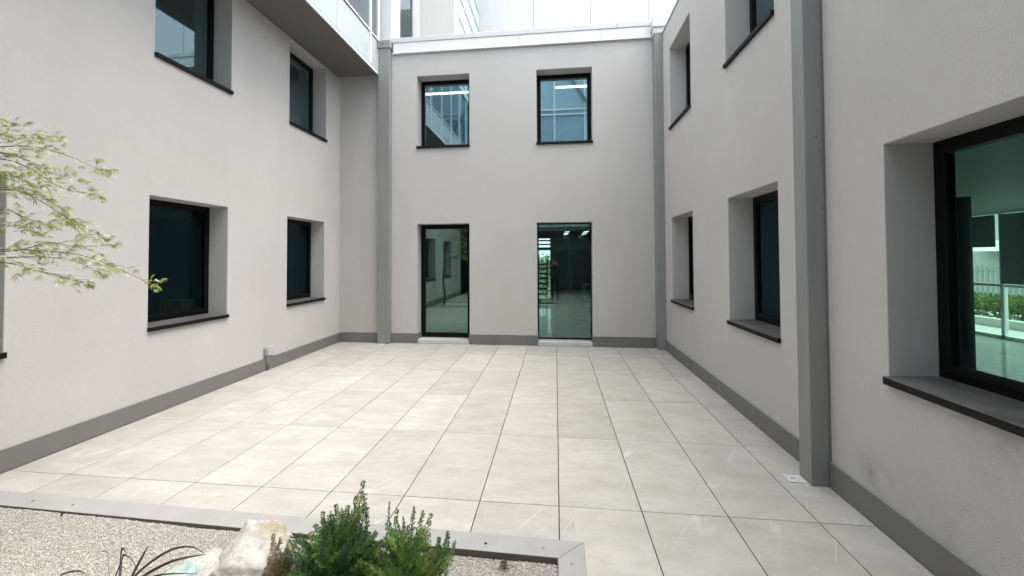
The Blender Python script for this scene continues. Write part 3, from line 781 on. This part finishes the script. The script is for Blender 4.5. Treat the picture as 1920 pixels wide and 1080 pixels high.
B_top = [(-0.80, 2.24, 0.38, 0.13), (-0.92, 2.22, 0.40, 0.12), (-0.66, 2.22, 0.29, 0.11), (-0.85, 2.14, 0.32, 0.18), (-0.7, 2.16, 0.26, 0.13), (-1.0, 2.2, 0.3, 0.13)]
fr = spray_cloud(rg, (-0.82, 2.18, 0), B_top, 200, 1.15)
for (x, y, z) in ((-0.95, 2.3, 0.46), (-0.90, 2.3, 0.42), (-0.80, 2.3, 0.44), (-0.745, 2.29, 0.425), (-0.70, 2.29, 0.415), (-0.60, 2.28, 0.33), (-0.56, 2.27, 0.29), (-0.86, 2.28, 0.39), (-0.65, 2.27, 0.30)):
    fr.append(((x*0.8-0.82*0.2, y-0.04, z-0.17), (x, y, z), 0.05))
conifer('conifer', (-0.82, 2.18, 0), fr, 2, 'wide bright green conifer right of the bronze-tipped one', [G2, G3, G3, G3, G1], (0.09, 0.12, 0.06), 0.7)
fr = spray_cloud(rg, (-1.33, 2.02, 0), [(-1.33, 2.02, 0.25, 0.16), (-1.15, 2.0, 0.22, 0.12)], 90, 1.15, 0.3)
conifer('conifer', (-1.33, 2.02, 0), fr, 5, 'low bright green conifer in front of the bronze-tipped one', [G3, G2, (0.05, 0.16, 0.06)], (0.09, 0.17, 0.04), 0.5)
fr = spray_cloud(rg, (-1.52, 2.1, 0), [(-1.53, 2.14, 0.24, 0.08), (-1.49, 2.17, 0.26, 0.06), (-1.56, 2.16, 0.22, 0.05)], 75, 0.9, 0.3)
for (x, y, z) in ((-1.585, 2.2, 0.298), (-1.54, 2.2, 0.28), (-1.485, 2.2, 0.295), (-1.46, 2.2, 0.26)): fr.append(((x*0.8-1.52*0.2, y-0.03, z-0.14), (x, y, z), 0.03))
conifer('conifer', (-1.52, 2.1, 0), fr, 3, 'withered brown conifer beside the white boulder', [(0.36, 0.26, 0.17), (0.26, 0.22, 0.12), (0.17, 0.2, 0.09), (0.42, 0.31, 0.22)], (0.36, 0.23, 0.15), 0.8)

# black mondo-like grass
M_grass = mat('purple_grass', (0.055, 0.036, 0.044), 0.35)
gr = empty('ornamental_grass', (-2.38, 2.0, 0), 'arching dark purple strap-leaved grass left of the white boulder', 'grass plant')
def strap(pts, wd):
    bm = bmesh.new(); L_, R_ = [], []
    P = [Vector(p) for p in pts]
    # Catmull-Rom
    Q = []
    for i in range(len(P)-1):
        p0, p1, p2, p3 = P[max(i-1, 0)], P[i], P[i+1], P[min(i+2, len(P)-1)]
        for k in range(6):
            t = k/6
            Q.append(0.5*((2*p1)+(p2-p0)*t+(2*p0-5*p1+4*p2-p3)*t*t+(3*p1-p0-3*p2+p3)*t**3))
    Q.append(P[-1])
    rows_ = []
    for i, q in enumerate(Q):
        d = (Q[min(i+1, len(Q)-1)]-Q[max(i-1, 0)]).normalized()
        s = d.cross(Vector((0.25, 1, 0.25))).normalized(); n = s.cross(d)
        k = i/(len(Q)-1); ww = 1.2*wd*(0.75+0.5*k)*(1-k**4*0.92)
        rows_.append([bm.verts.new(q-s*ww/2), bm.verts.new(q+n*ww*0.22), bm.verts.new(q+s*ww/2)])
    for a_, b_ in zip(rows_, rows_[1:]):
        bm.faces.new((a_[0], a_[1], b_[1], b_[0])); bm.faces.new((a_[1], a_[2], b_[2], b_[1]))
    return obj('blade', bm, M_grass, gr, True)
gb0 = (-2.36, 2.02, -0.02)
for pts, wd in (
    ([gb0, (-2.33, 2.08, 0.12), (-2.285, 2.12, 0.245)], 0.016),
    ([gb0, (-2.30, 2.06, 0.12), (-2.15, 2.1, 0.235), (-2.02, 2.12, 0.26), (-1.93, 2.12, 0.225)], 0.012),
    ([gb0, (-2.28, 2.05, 0.10), (-2.12, 2.1, 0.185), (-1.93, 2.12, 0.225)], 0.014),
    ([gb0, (-2.28, 2.02, 0.08), (-2.15, 2.05, 0.145), (-1.94, 2.08, 0.15)], 0.011),
    ([gb0, (-2.24, 1.98, 0.06), (-2.05, 1.98, 0.12), (-1.88, 2.0, 0.1), (-1.83, 2.02, 0.06)], 0.011),
    ([gb0, (-2.26, 1.96, 0.04), (-2.1, 1.96, 0.09), (-1.95, 1.98, 0.05)], 0.012),
    ([gb0, (-2.42, 2.08, 0.10), (-2.455, 2.12, 0.20), (-2.44, 2.12, 0.215), (-2.425, 2.12, 0.19)], 0.015),
    ([gb0, (-2.40, 2.07, 0.10), (-2.42, 2.1, 0.195), (-2.36, 2.1, 0.17), (-2.32, 2.1, 0.1)], 0.012),
    ([gb0, (-2.41, 2.05, 0.10), (-2.41, 2.09, 0.185)], 0.013),
    ([gb0, (-2.46, 2.06, 0.12), (-2.52, 2.1, 0.20), (-2.56, 2.1, 0.205)], 0.007),
    ([gb0, (-2.50, 2.0, 0.06), (-2.62, 2.06, 0.115), (-2.74, 2.06, 0.1), (-2.79, 2.06, 0.06)], 0.011),
    ([gb0, (-2.48, 1.96, 0.04), (-2.6, 1.98, 0.08), (-2.7, 1.98, 0.05)], 0.011),
    ([(-1.86, 2.0, -0.02), (-1.84, 2.08, 0.08), (-1.80, 2.12, 0.15)], 0.008)):
    strap(pts, wd)

# small brown seedling and a dry leaf near the edging
sp = empty('seedling', (-0.32, 2.55, -0.03), 'small reddish brown plant in the gravel by the edging corner', 'plant')
lm = LeafMesh(); rr = random.Random(9)
for k in range(60):
    p = Vector((-0.32+rr.gauss(0, 0.022), 2.545+rr.gauss(0, 0.014), -0.028+abs(rr.gauss(0, 0.022))))
    lm.blade(p, Vector((rr.gauss(0, 1), rr.gauss(0, 1), rr.uniform(0, 1.2))), Vector((0, 0, 1)), rr.uniform(0.012, 0.022), 0.009, lerp((0.05, 0.022, 0.018), (0.13, 0.07, 0.05), rr.random()), 0.2)
lm.build('leaves', M_leaf, sp)
bm = bmesh.new(); tube(bm, [(-0.32, 2.545, -0.035), (-0.322, 2.545, 0.0), (-0.326, 2.55, 0.035)], [0.003, 0.0025, 0.001], 5); obj('stem', bm, M_twig, sp)
dl = LeafMesh()
for k in range(5): dl.blade(Vector((-3.56+0.004*k, 2.645, 0.004)), Vector((math.cos(k*1.1), math.sin(k*1.1)*0.6, 0.7)), Vector((0, 0, 1)), 0.028, 0.014, (0.09, 0.05, 0.035), 0.5)
o = dl.build('dry_leaf', M_leaf, None); tag(o, 'curled brown dry leaf on the gravel by the left edging', 'leaf')

# ------------------------------------------------------------------ maple
mp_ = empty('maple_tree', (-4.42, 2.0, -0.03), 'lace-leaved pale green maple reaching in from the left edge', 'tree')
bm = bmesh.new()
tube(bm, [(-4.42, 2.0, -0.05), (-4.40, 2.02, 0.5), (-4.45, 2.05, 1.0), (-4.40, 2.1, 1.5), (-4.38, 2.15, 2.0), (-4.42, 2.2, 2.5)], [0.05, 0.042, 0.036, 0.03, 0.022, 0.014], 9)
obj('trunk', bm, M_bark, mp_, True)
MB = [
    [(-3.766, 2.400, 2.630), (-3.584, 2.450, 2.637), (-3.354, 2.500, 2.575), (-3.117, 2.550, 2.456)],
    [(-4.002, 2.550, 2.706), (-3.897, 2.600, 2.748), (-3.809, 2.650, 2.763), (-3.708, 2.700, 2.777)],
    [(-3.611, 2.300, 2.679), (-3.607, 2.350, 2.744), (-3.557, 2.400, 2.787)],
    [(-3.922, 2.500, 2.621), (-3.773, 2.550, 2.574), (-3.619, 2.600, 2.484), (-3.479, 2.650, 2.447)],
    [(-3.685, 2.350, 2.532), (-3.507, 2.400, 2.465), (-3.345, 2.450, 2.347), (-3.200, 2.500, 2.311)],
    [(-3.836, 2.450, 2.359), (-3.672, 2.500, 2.348), (-3.544, 2.550, 2.262), (-3.389, 2.600, 2.112), (-3.230, 2.650, 2.005)],
    [(-3.601, 2.300, 2.314), (-3.492, 2.350, 2.298), (-3.356, 2.400, 2.210), (-3.235, 2.450, 2.097), (-3.131, 2.500, 2.001)],
    [(-3.526, 2.250, 2.420), (-3.502, 2.300, 2.402), (-3.452, 2.350, 2.357)],
    [(-3.676, 2.350, 2.195), (-3.583, 2.400, 2.152), (-3.444, 2.450, 2.086)],
    [(-3.907, 2.500, 2.092), (-3.828, 2.550, 2.095), (-3.720, 2.600, 2.039)],
    [(-3.747, 2.400, 1.926), (-3.524, 2.450, 1.919), (-3.254, 2.500, 1.888), (-3.020, 2.550, 1.795), (-2.803, 2.600, 1.681)],
    [(-3.901, 2.500, 1.869), (-3.623, 2.550, 1.875), (-3.427, 2.600, 1.844), (-3.247, 2.650, 1.742)],
    [(-3.588, 2.300, 1.840), (-3.418, 2.350, 1.793), (-3.283, 2.400, 1.749), (-3.123, 2.450, 1.683)],
    [(-3.846, 2.550, 1.922), (-3.652, 2.600, 1.980), (-3.495, 2.650, 1.953), (-3.237, 2.700, 1.960)],
]
def crom(P, k):
    P = [Vector(p) for p in P]; Q = []
    for i in range(len(P)-1):
        p0, p1, p2, p3 = P[max(i-1, 0)], P[i], P[i+1], P[min(i+2, len(P)-1)]
        for j in range(k):
            t = j/k
            Q.append(0.5*((2*p1)+(p2-p0)*t+(2*p0-5*p1+4*p2-p3)*t*t+(3*p1-p0-3*p2+p3)*t**3))
    return Q + [P[-1]]
crown = LeafMesh(); rr = random.Random(12)
LC = [(0.40, 0.46, 0.12), (0.31, 0.38, 0.09), (0.48, 0.53, 0.2), (0.23, 0.28, 0.07), (0.62, 0.66, 0.42), (0.78, 0.79, 0.64), (0.82, 0.82, 0.72)]
def maple_leaf(p, d, size, col):
    nrm = Vector((rr.gauss(0, 0.5), rr.gauss(0, 0.6)-0.4, 1)).normalized()
    d = d.normalized(); s = d.cross(nrm).normalized(); nrm = s.cross(d)
    for k in range(-3, 4):
        a = k*0.42 + rr.gauss(0, 0.06)
        dd = d*math.cos(a) + s*math.sin(a) - nrm*0.12*abs(k)
        L_ = size*(1-0.11*abs(k))*rr.uniform(0.85, 1.1)
        g_ = rr.uniform(0.88, 1.12)
        crown.blade(p, dd, nrm, L_*1.25, size*0.1, tuple(min(0.9, c*g_) for c in col), -0.12)
bm = bmesh.new(); limbs = []
for bi, b in enumerate(MB):
    first = Vector(b[0]); z = first.z
    root = Vector((-4.40, 2.1+0.02*(bi % 3), min(2.45, z-0.35)))
    mid = root.lerp(first, 0.55) + Vector((0, 0, 0.12))
    Q = crom([root, mid] + b, 6)
    n = len(Q)
    tube(bm, Q, [0.007*(1-i/n)**1.1+0.0009 for i in range(n)], 5)
    for i in range(int(n*0.33), n):
        k = i/(n-1)
        d = (Q[min(i+1, n-1)]-Q[i-1]).normalized()
        cl = 0.55 + 0.45*math.sin(k*21+bi*1.7)          # leaves sit in clumps along the twig
        for q in range(rr.choice((2, 3, 3, 4)) if cl > 0.5 else rr.choice((0, 1, 1))):
            sgn = rr.choice((-1, 1))
            off = Vector((rr.gauss(0, 0.025), rr.gauss(0, 0.05), rr.gauss(0.004, 0.022)))
            p = Q[i] + d*rr.uniform(-0.02, 0.02) + off
            dd = d*rr.uniform(0.4, 1.1) + Vector((rr.gauss(0, 0.4), sgn*rr.uniform(0.1, 0.8), rr.uniform(-0.7, 0.15)))
            young = rr.random() < 0.42
            col = LC[rr.randrange(4, 7)] if young else LC[rr.randrange(0, 4)]
            maple_leaf(p, dd, rr.uniform(0.032, 0.058)*(0.8 if young else 1.0), col)
        # side twigs
        if rr.random() < 0.4 and k < 0.97:
            tp = Q[i] + d*rr.uniform(0.04, 0.1) + Vector((0, rr.gauss(0, 0.06), rr.uniform(-0.05, 0.045)))
            tube(bm, [Q[i], Q[i].lerp(tp, 0.5)+Vector((0, 0, 0.008)), tp], [0.0016, 0.0012, 0.0008], 4)
            for q in range(3):
                maple_leaf(tp + Vector((rr.gauss(0, .012), rr.gauss(0, .015), rr.gauss(0, .01))), (tp-Q[i]) + Vector((rr.gauss(0, .04), rr.gauss(0, .04), rr.gauss(0, .03))), rr.uniform(0.025, 0.042), LC[rr.randrange(0, 7)])
    for q in range(3):
        maple_leaf(Q[-1], (Q[-1]-Q[-4]).normalized() + Vector((rr.gauss(0, .4), rr.gauss(0, .4), rr.gauss(0, .35))), rr.uniform(0.03, 0.045), LC[rr.randrange(0, 5)])
obj('branch', bm, M_twig, mp_, True)
crown.build('crown', M_maple, mp_)

# ------------------------------------------------------------------ street side seen through the right wing
M_lawn = mat('lawn', (0.09, 0.14, 0.05), 0.95)
vg = boxo('street_verge', 9.9, 15.2, -6, 30, -0.299, -0.1, mat('pavement', (0.4, 0.39, 0.37), 0.9)); tag(vg, kind='structure')
rd = boxo('street', 15.2, 30, -6, 40, -0.299, -0.2, mat('asphalt', (0.06, 0.06, 0.06), 0.9)); tag(rd, kind='structure')
kb = boxo('kerb', 12.0, 12.25, -6, 30, -0.09, 0.12, mat('kerb_stone', (0.55, 0.54, 0.5), 0.85)); tag(kb, kind='structure')
def hedge(x0, x1, y0, y1, z1, n, label, seed, name='hedge', z0=-0.1):
    rng = random.Random(seed)
    e = empty(name, ((x0+x1)/2, (y0+y1)/2, z0), label, 'hedge')
    lm = LeafMesh()
    for _ in range(n):
        p = Vector((rng.uniform(x0, x1), rng.uniform(y0, y1), z0+(z1-z0)*rng.random()**0.6*(0.85+0.2*noise.noise((rng.random(), 0, 0)))))
        c = lerp((0.06, 0.12, 0.03), (0.22, 0.26, 0.07), rng.random())
        lm.blade(p, Vector((rng.gauss(0, 1), rng.gauss(0, 1), rng.gauss(0.3, 1))), Vector((rng.gauss(0, 1), rng.gauss(0, 1), 1)), rng.uniform(0.08, 0.16), 0.07, c)
    lm.build('leaves', M_leaf, e)
    bm = bmesh.new()
    yy = x = 0
    if y1-y0 > x1-x0:
        for k in range(int((y1-y0)/0.6)): tube(bm, [((x0+x1)/2, y0+0.3+0.6*k, z0), ((x0+x1)/2, y0+0.35+0.6*k, z1*0.8)], [0.03, 0.01], 5)
    else:
        for k in range(int((x1-x0)/0.6)+1): tube(bm, [(x0+0.2+0.6*k, (y0+y1)/2, z0), (x0+0.22+0.6*k, (y0+y1)/2, z1*0.8)], [0.03, 0.01], 5)
    obj('stems', bm, M_twig, e)
hedge(12.4, 13.3, 8, 22, 0.72, 9000, 'clipped green hedge seen through the large right window', 2)
M_fence = mat('fence_paint', (0.36, 0.37, 0.35), 0.7)
fe = empty('fence', (16.5, 17, -0.2), 'white picket fence beyond the hedge, seen through the large right window', 'fence')
for k in range(70):
    boxo('picket', 16.5, 16.53, 10+0.2*k, 10.09+0.2*k, -0.2, 1.45, M_fence, fe)
for z in (0.1, 1.25): boxo('rail', 16.535, 16.57, 10, 24, z, z+0.07, M_fence, fe)
hb = empty('street_building', (26, 25, -0.2), 'pale building with an awning beyond the fence, seen through the large right window', 'building')
boxo('wall', 24, 32, 10, 40, -0.2, 6.5, mat('pale_render', (0.55, 0.54, 0.5), 0.9), hb)
bm = bmesh.new(); bar(bm, (23.9, 24.5, 2.7), (22.9, 24.5, 2.1), 3.6, 0.04, Vector((0, 0, 1))); obj('awning', bm, mat('awning_cloth', (0.75, 0.73, 0.66), 0.8), hb)
for y in (15, 19, 28): boxo('window', 23.95, 23.99, y, y+1.4, 1.2, 2.6, M_dark, hb)

# greenery behind the hall window
hedge(-4.0, 2.0, 18.2, 19.2, 2.1, 5000, 'green shrubs outside the hall window behind the staircase', 8)

# ------------------------------------------------------------------ glass tower that closes the courtyard behind the photographer
tw = empty('glass_tower', (0, -4.5, 0), 'tall blue glass tower with white mullions mirrored in the upper windows', 'building')
M_tglass = mat('tower_glass', (0.3, 0.43, 0.5), 0.06, spec=0.9)
M_tglass2 = mat('tower_ground_glass', (0.14, 0.19, 0.2), 0.08, spec=0.9)
boxo('facade', -18, 14, -2.9, -2.5, 3.35, 12, M_tglass, tw)
boxo('ground_storey', -18, 14, -7.0, -6.6, -0.28, 3.2, M_tglass2, tw)
boxo('portico_ceiling', -18, 14, -7.0, -2.45, 3.2, 3.34, M_ceil, tw)
for k in range(-12, 10): boxo('mullion', k*1.5-0.04, k*1.5+0.04, -2.5, -2.4, 3.35, 12, M_white, tw)
for z in (3.42, 6.5, 9.0, 9.25): boxo('transom', -18, 14, -2.499, -2.42, z-0.035, z+0.035, M_white, tw)
for k in range(-3, 3):
    bm = bmesh.new(); bar(bm, (k*5.0, -2.3, 12), (k*5.0+5.5, -2.3, 3.5), 0.1); obj('brace', bm, M_skirt, tw)
for x in (-9.5, -5.2, 2.6, 6.5): boxo('portico_pillar', x-0.12, x+0.12, -2.85, -2.6, -0.28, 3.2, M_white, tw)
for x in (-4.2, -3.0, -1.8, 0.6, 1.6):
    for y in (-3.4, -4.6, -5.8): boxo('portico_lamp', x-0.12, x+0.12, y-0.12, y+0.12, 3.185, 3.199, M_lamp, tw)

# ------------------------------------------------------------------ the photographer, mirrored faintly in the right glass door
def photographer():
    J = {'pel': (0, 0, 0.98, .15, .11), 'waist': (0, 0, 1.12, .14, .10), 'chest': (0, .0, 1.34, .17, .115), 'neck': (0, .01, 1.50, .06, .06),
         'jaw': (0, .035, 1.585, .07, .085), 'head': (0, .03, 1.665, .078, .098), 'crown': (0, .015, 1.735, .06, .07)}
    E = [('pel', 'waist'), ('waist', 'chest'), ('chest', 'neck'), ('neck', 'jaw'), ('jaw', 'head'), ('head', 'crown')]
    for s_, n in ((-1, 'l'), (1, 'r')):
        J.update({'sh'+n: (s_*.18, 0, 1.42, .065, .065), 'el'+n: (s_*.25, .14, 1.27, .045, .045), 'wr'+n: (s_*.105, .30, 1.60, .028, .028), 'pa'+n: (s_*.085, .325, 1.67, .032, .02),
                  'hip'+n: (s_*.09, 0, .9, .095, .1), 'kn'+n: (s_*.11, .02, .5, .06, .06), 'an'+n: (s_*.12, -.02, .1, .042, .045), 'to'+n: (s_*.14, .16, .045, .045, .035)})
        E += [('chest', 'sh'+n), ('sh'+n, 'el'+n), ('el'+n, 'wr'+n), ('wr'+n, 'pa'+n), ('pel', 'hip'+n), ('hip'+n, 'kn'+n), ('kn'+n, 'an'+n), ('an'+n, 'to'+n)]
        for k in range(4):                       # fingers curl round the phone's edge
            a = (s_*(.083-.004*k), .34, 1.70+.018*k, .0095, .0095); b = (s_*(.072-.003*k), .352+.004*(k % 2), 1.735+.012*k, .0085, .0085); c = (s_*(.05-.002*k), .348, 1.745+.012*k, .0075, .0075)
            J.update({'a%d%s' % (k, n): a, 'b%d%s' % (k, n): b, 'c%d%s' % (k, n): c})
            E += [('pa'+n, 'a%d%s' % (k, n)), ('a%d%s' % (k, n), 'b%d%s' % (k, n)), ('b%d%s' % (k, n), 'c%d%s' % (k, n))]
        J.update({'t1'+n: (s_*.062, .305, 1.685, .011, .011), 't2'+n: (s_*.045, .318, 1.72, .009, .009)}); E += [('pa'+n, 't1'+n), ('t1'+n, 't2'+n)]
    keys = list(J); idx = {k: i for i, k in enumerate(keys)}
    O = Vector((-0.02, -0.42, 0.002))
    me = bpy.data.meshes.new('body')
    me.from_pydata([Vector(J[k][:3]) for k in keys], [(idx[a], idx[b]) for a, b in E], [])
    o = bpy.data.objects.new('body_cage', me); C.objects.link(o)
    md = o.modifiers.new('skin', 'SKIN'); md.use_smooth_shade = True
    for k in keys:
        sv = me.skin_vertices[0].data[idx[k]]; sv.radius = J[k][3:5]; sv.use_root = (k == 'pel')
    sb = o.modifiers.new('sub', 'SUBSURF'); sb.levels = 2; sb.render_levels = 2
    dg = bpy.context.evaluated_depsgraph_get()
    m2 = bpy.data.meshes.new_from_object(o.evaluated_get(dg))
    bpy.data.objects.remove(o); bpy.data.meshes.remove(me)
    m2.materials.clear()
    for mm in (mat('skin', (0.5, 0.33, 0.25), 0.5), mat('navy_shirt', (0.03, 0.04, 0.06), 0.85), mat('dark_trousers', (0.02, 0.022, 0.028), 0.9), mat('shoe', (0.015, 0.014, 0.013), 0.5)): m2.materials.append(mm)
    for f in m2.polygons:
        c = f.center; f.use_smooth = True
        f.material_index = 3 if c.z < 0.1 else 2 if c.z < 1.0 else 0 if (c.z > 1.5 and c.y < 0.2) or c.y > 0.27 else 1
    e = empty('person', O, 'person in dark clothes raising a phone, mirrored faintly in the right glass door', 'person')
    b = bpy.data.objects.new('body', m2); C.objects.link(b); b.parent = e
    bm = bmesh.new(); bmesh.ops.create_uvsphere(bm, u_segments=16, v_segments=10, radius=1)
    bmesh.ops.delete(bm, geom=[v for v in bm.verts if v.co.y > 0.35 and v.co.z < 0.35 or v.co.z < -0.5], context='VERTS')
    for v in bm.verts: v.co = Vector((v.co.x*.084, v.co.y*.108+.02, v.co.z*.10+1.68))
    h = bpy.data.meshes.new('hair'); bm.to_mesh(h); bm.free(); h.materials.append(mat('hair', (0.03, 0.02, 0.015), 0.6))
    ho = bpy.data.objects.new('hair', h); C.objects.link(ho); ho.parent = e
    bm = bmesh.new(); bmesh.ops.create_cone(bm, segments=6, radius1=.016, radius2=.006, depth=.045, cap_ends=True, matrix=Matrix.Translation((0, .128, 1.645)) @ Matrix.Rotation(0.5, 4, 'X'))
    no = bpy.data.meshes.new('nose'); bm.to_mesh(no); bm.free(); no.materials.append(m2.materials[0])
    n_ = bpy.data.objects.new('nose', no); C.objects.link(n_); n_.parent = e
    for s_ in (-1, 1):
        bm = bmesh.new(); bmesh.ops.create_uvsphere(bm, u_segments=8, v_segments=6, radius=.011, matrix=Matrix.Translation((s_*.031, .118, 1.672)))
        ey = bpy.data.meshes.new('eye'); bm.to_mesh(ey); bm.free(); ey.materials.append(M_black)
        q = bpy.data.objects.new('eye', ey); C.objects.link(q); q.parent = e
    ph = boxo('phone', -0.095, 0.055, -0.088, -0.080, 1.70, 1.775, M_black, None, 0.003)
    tag(ph, 'black phone held up by the mirrored person', 'phone')
photographer()
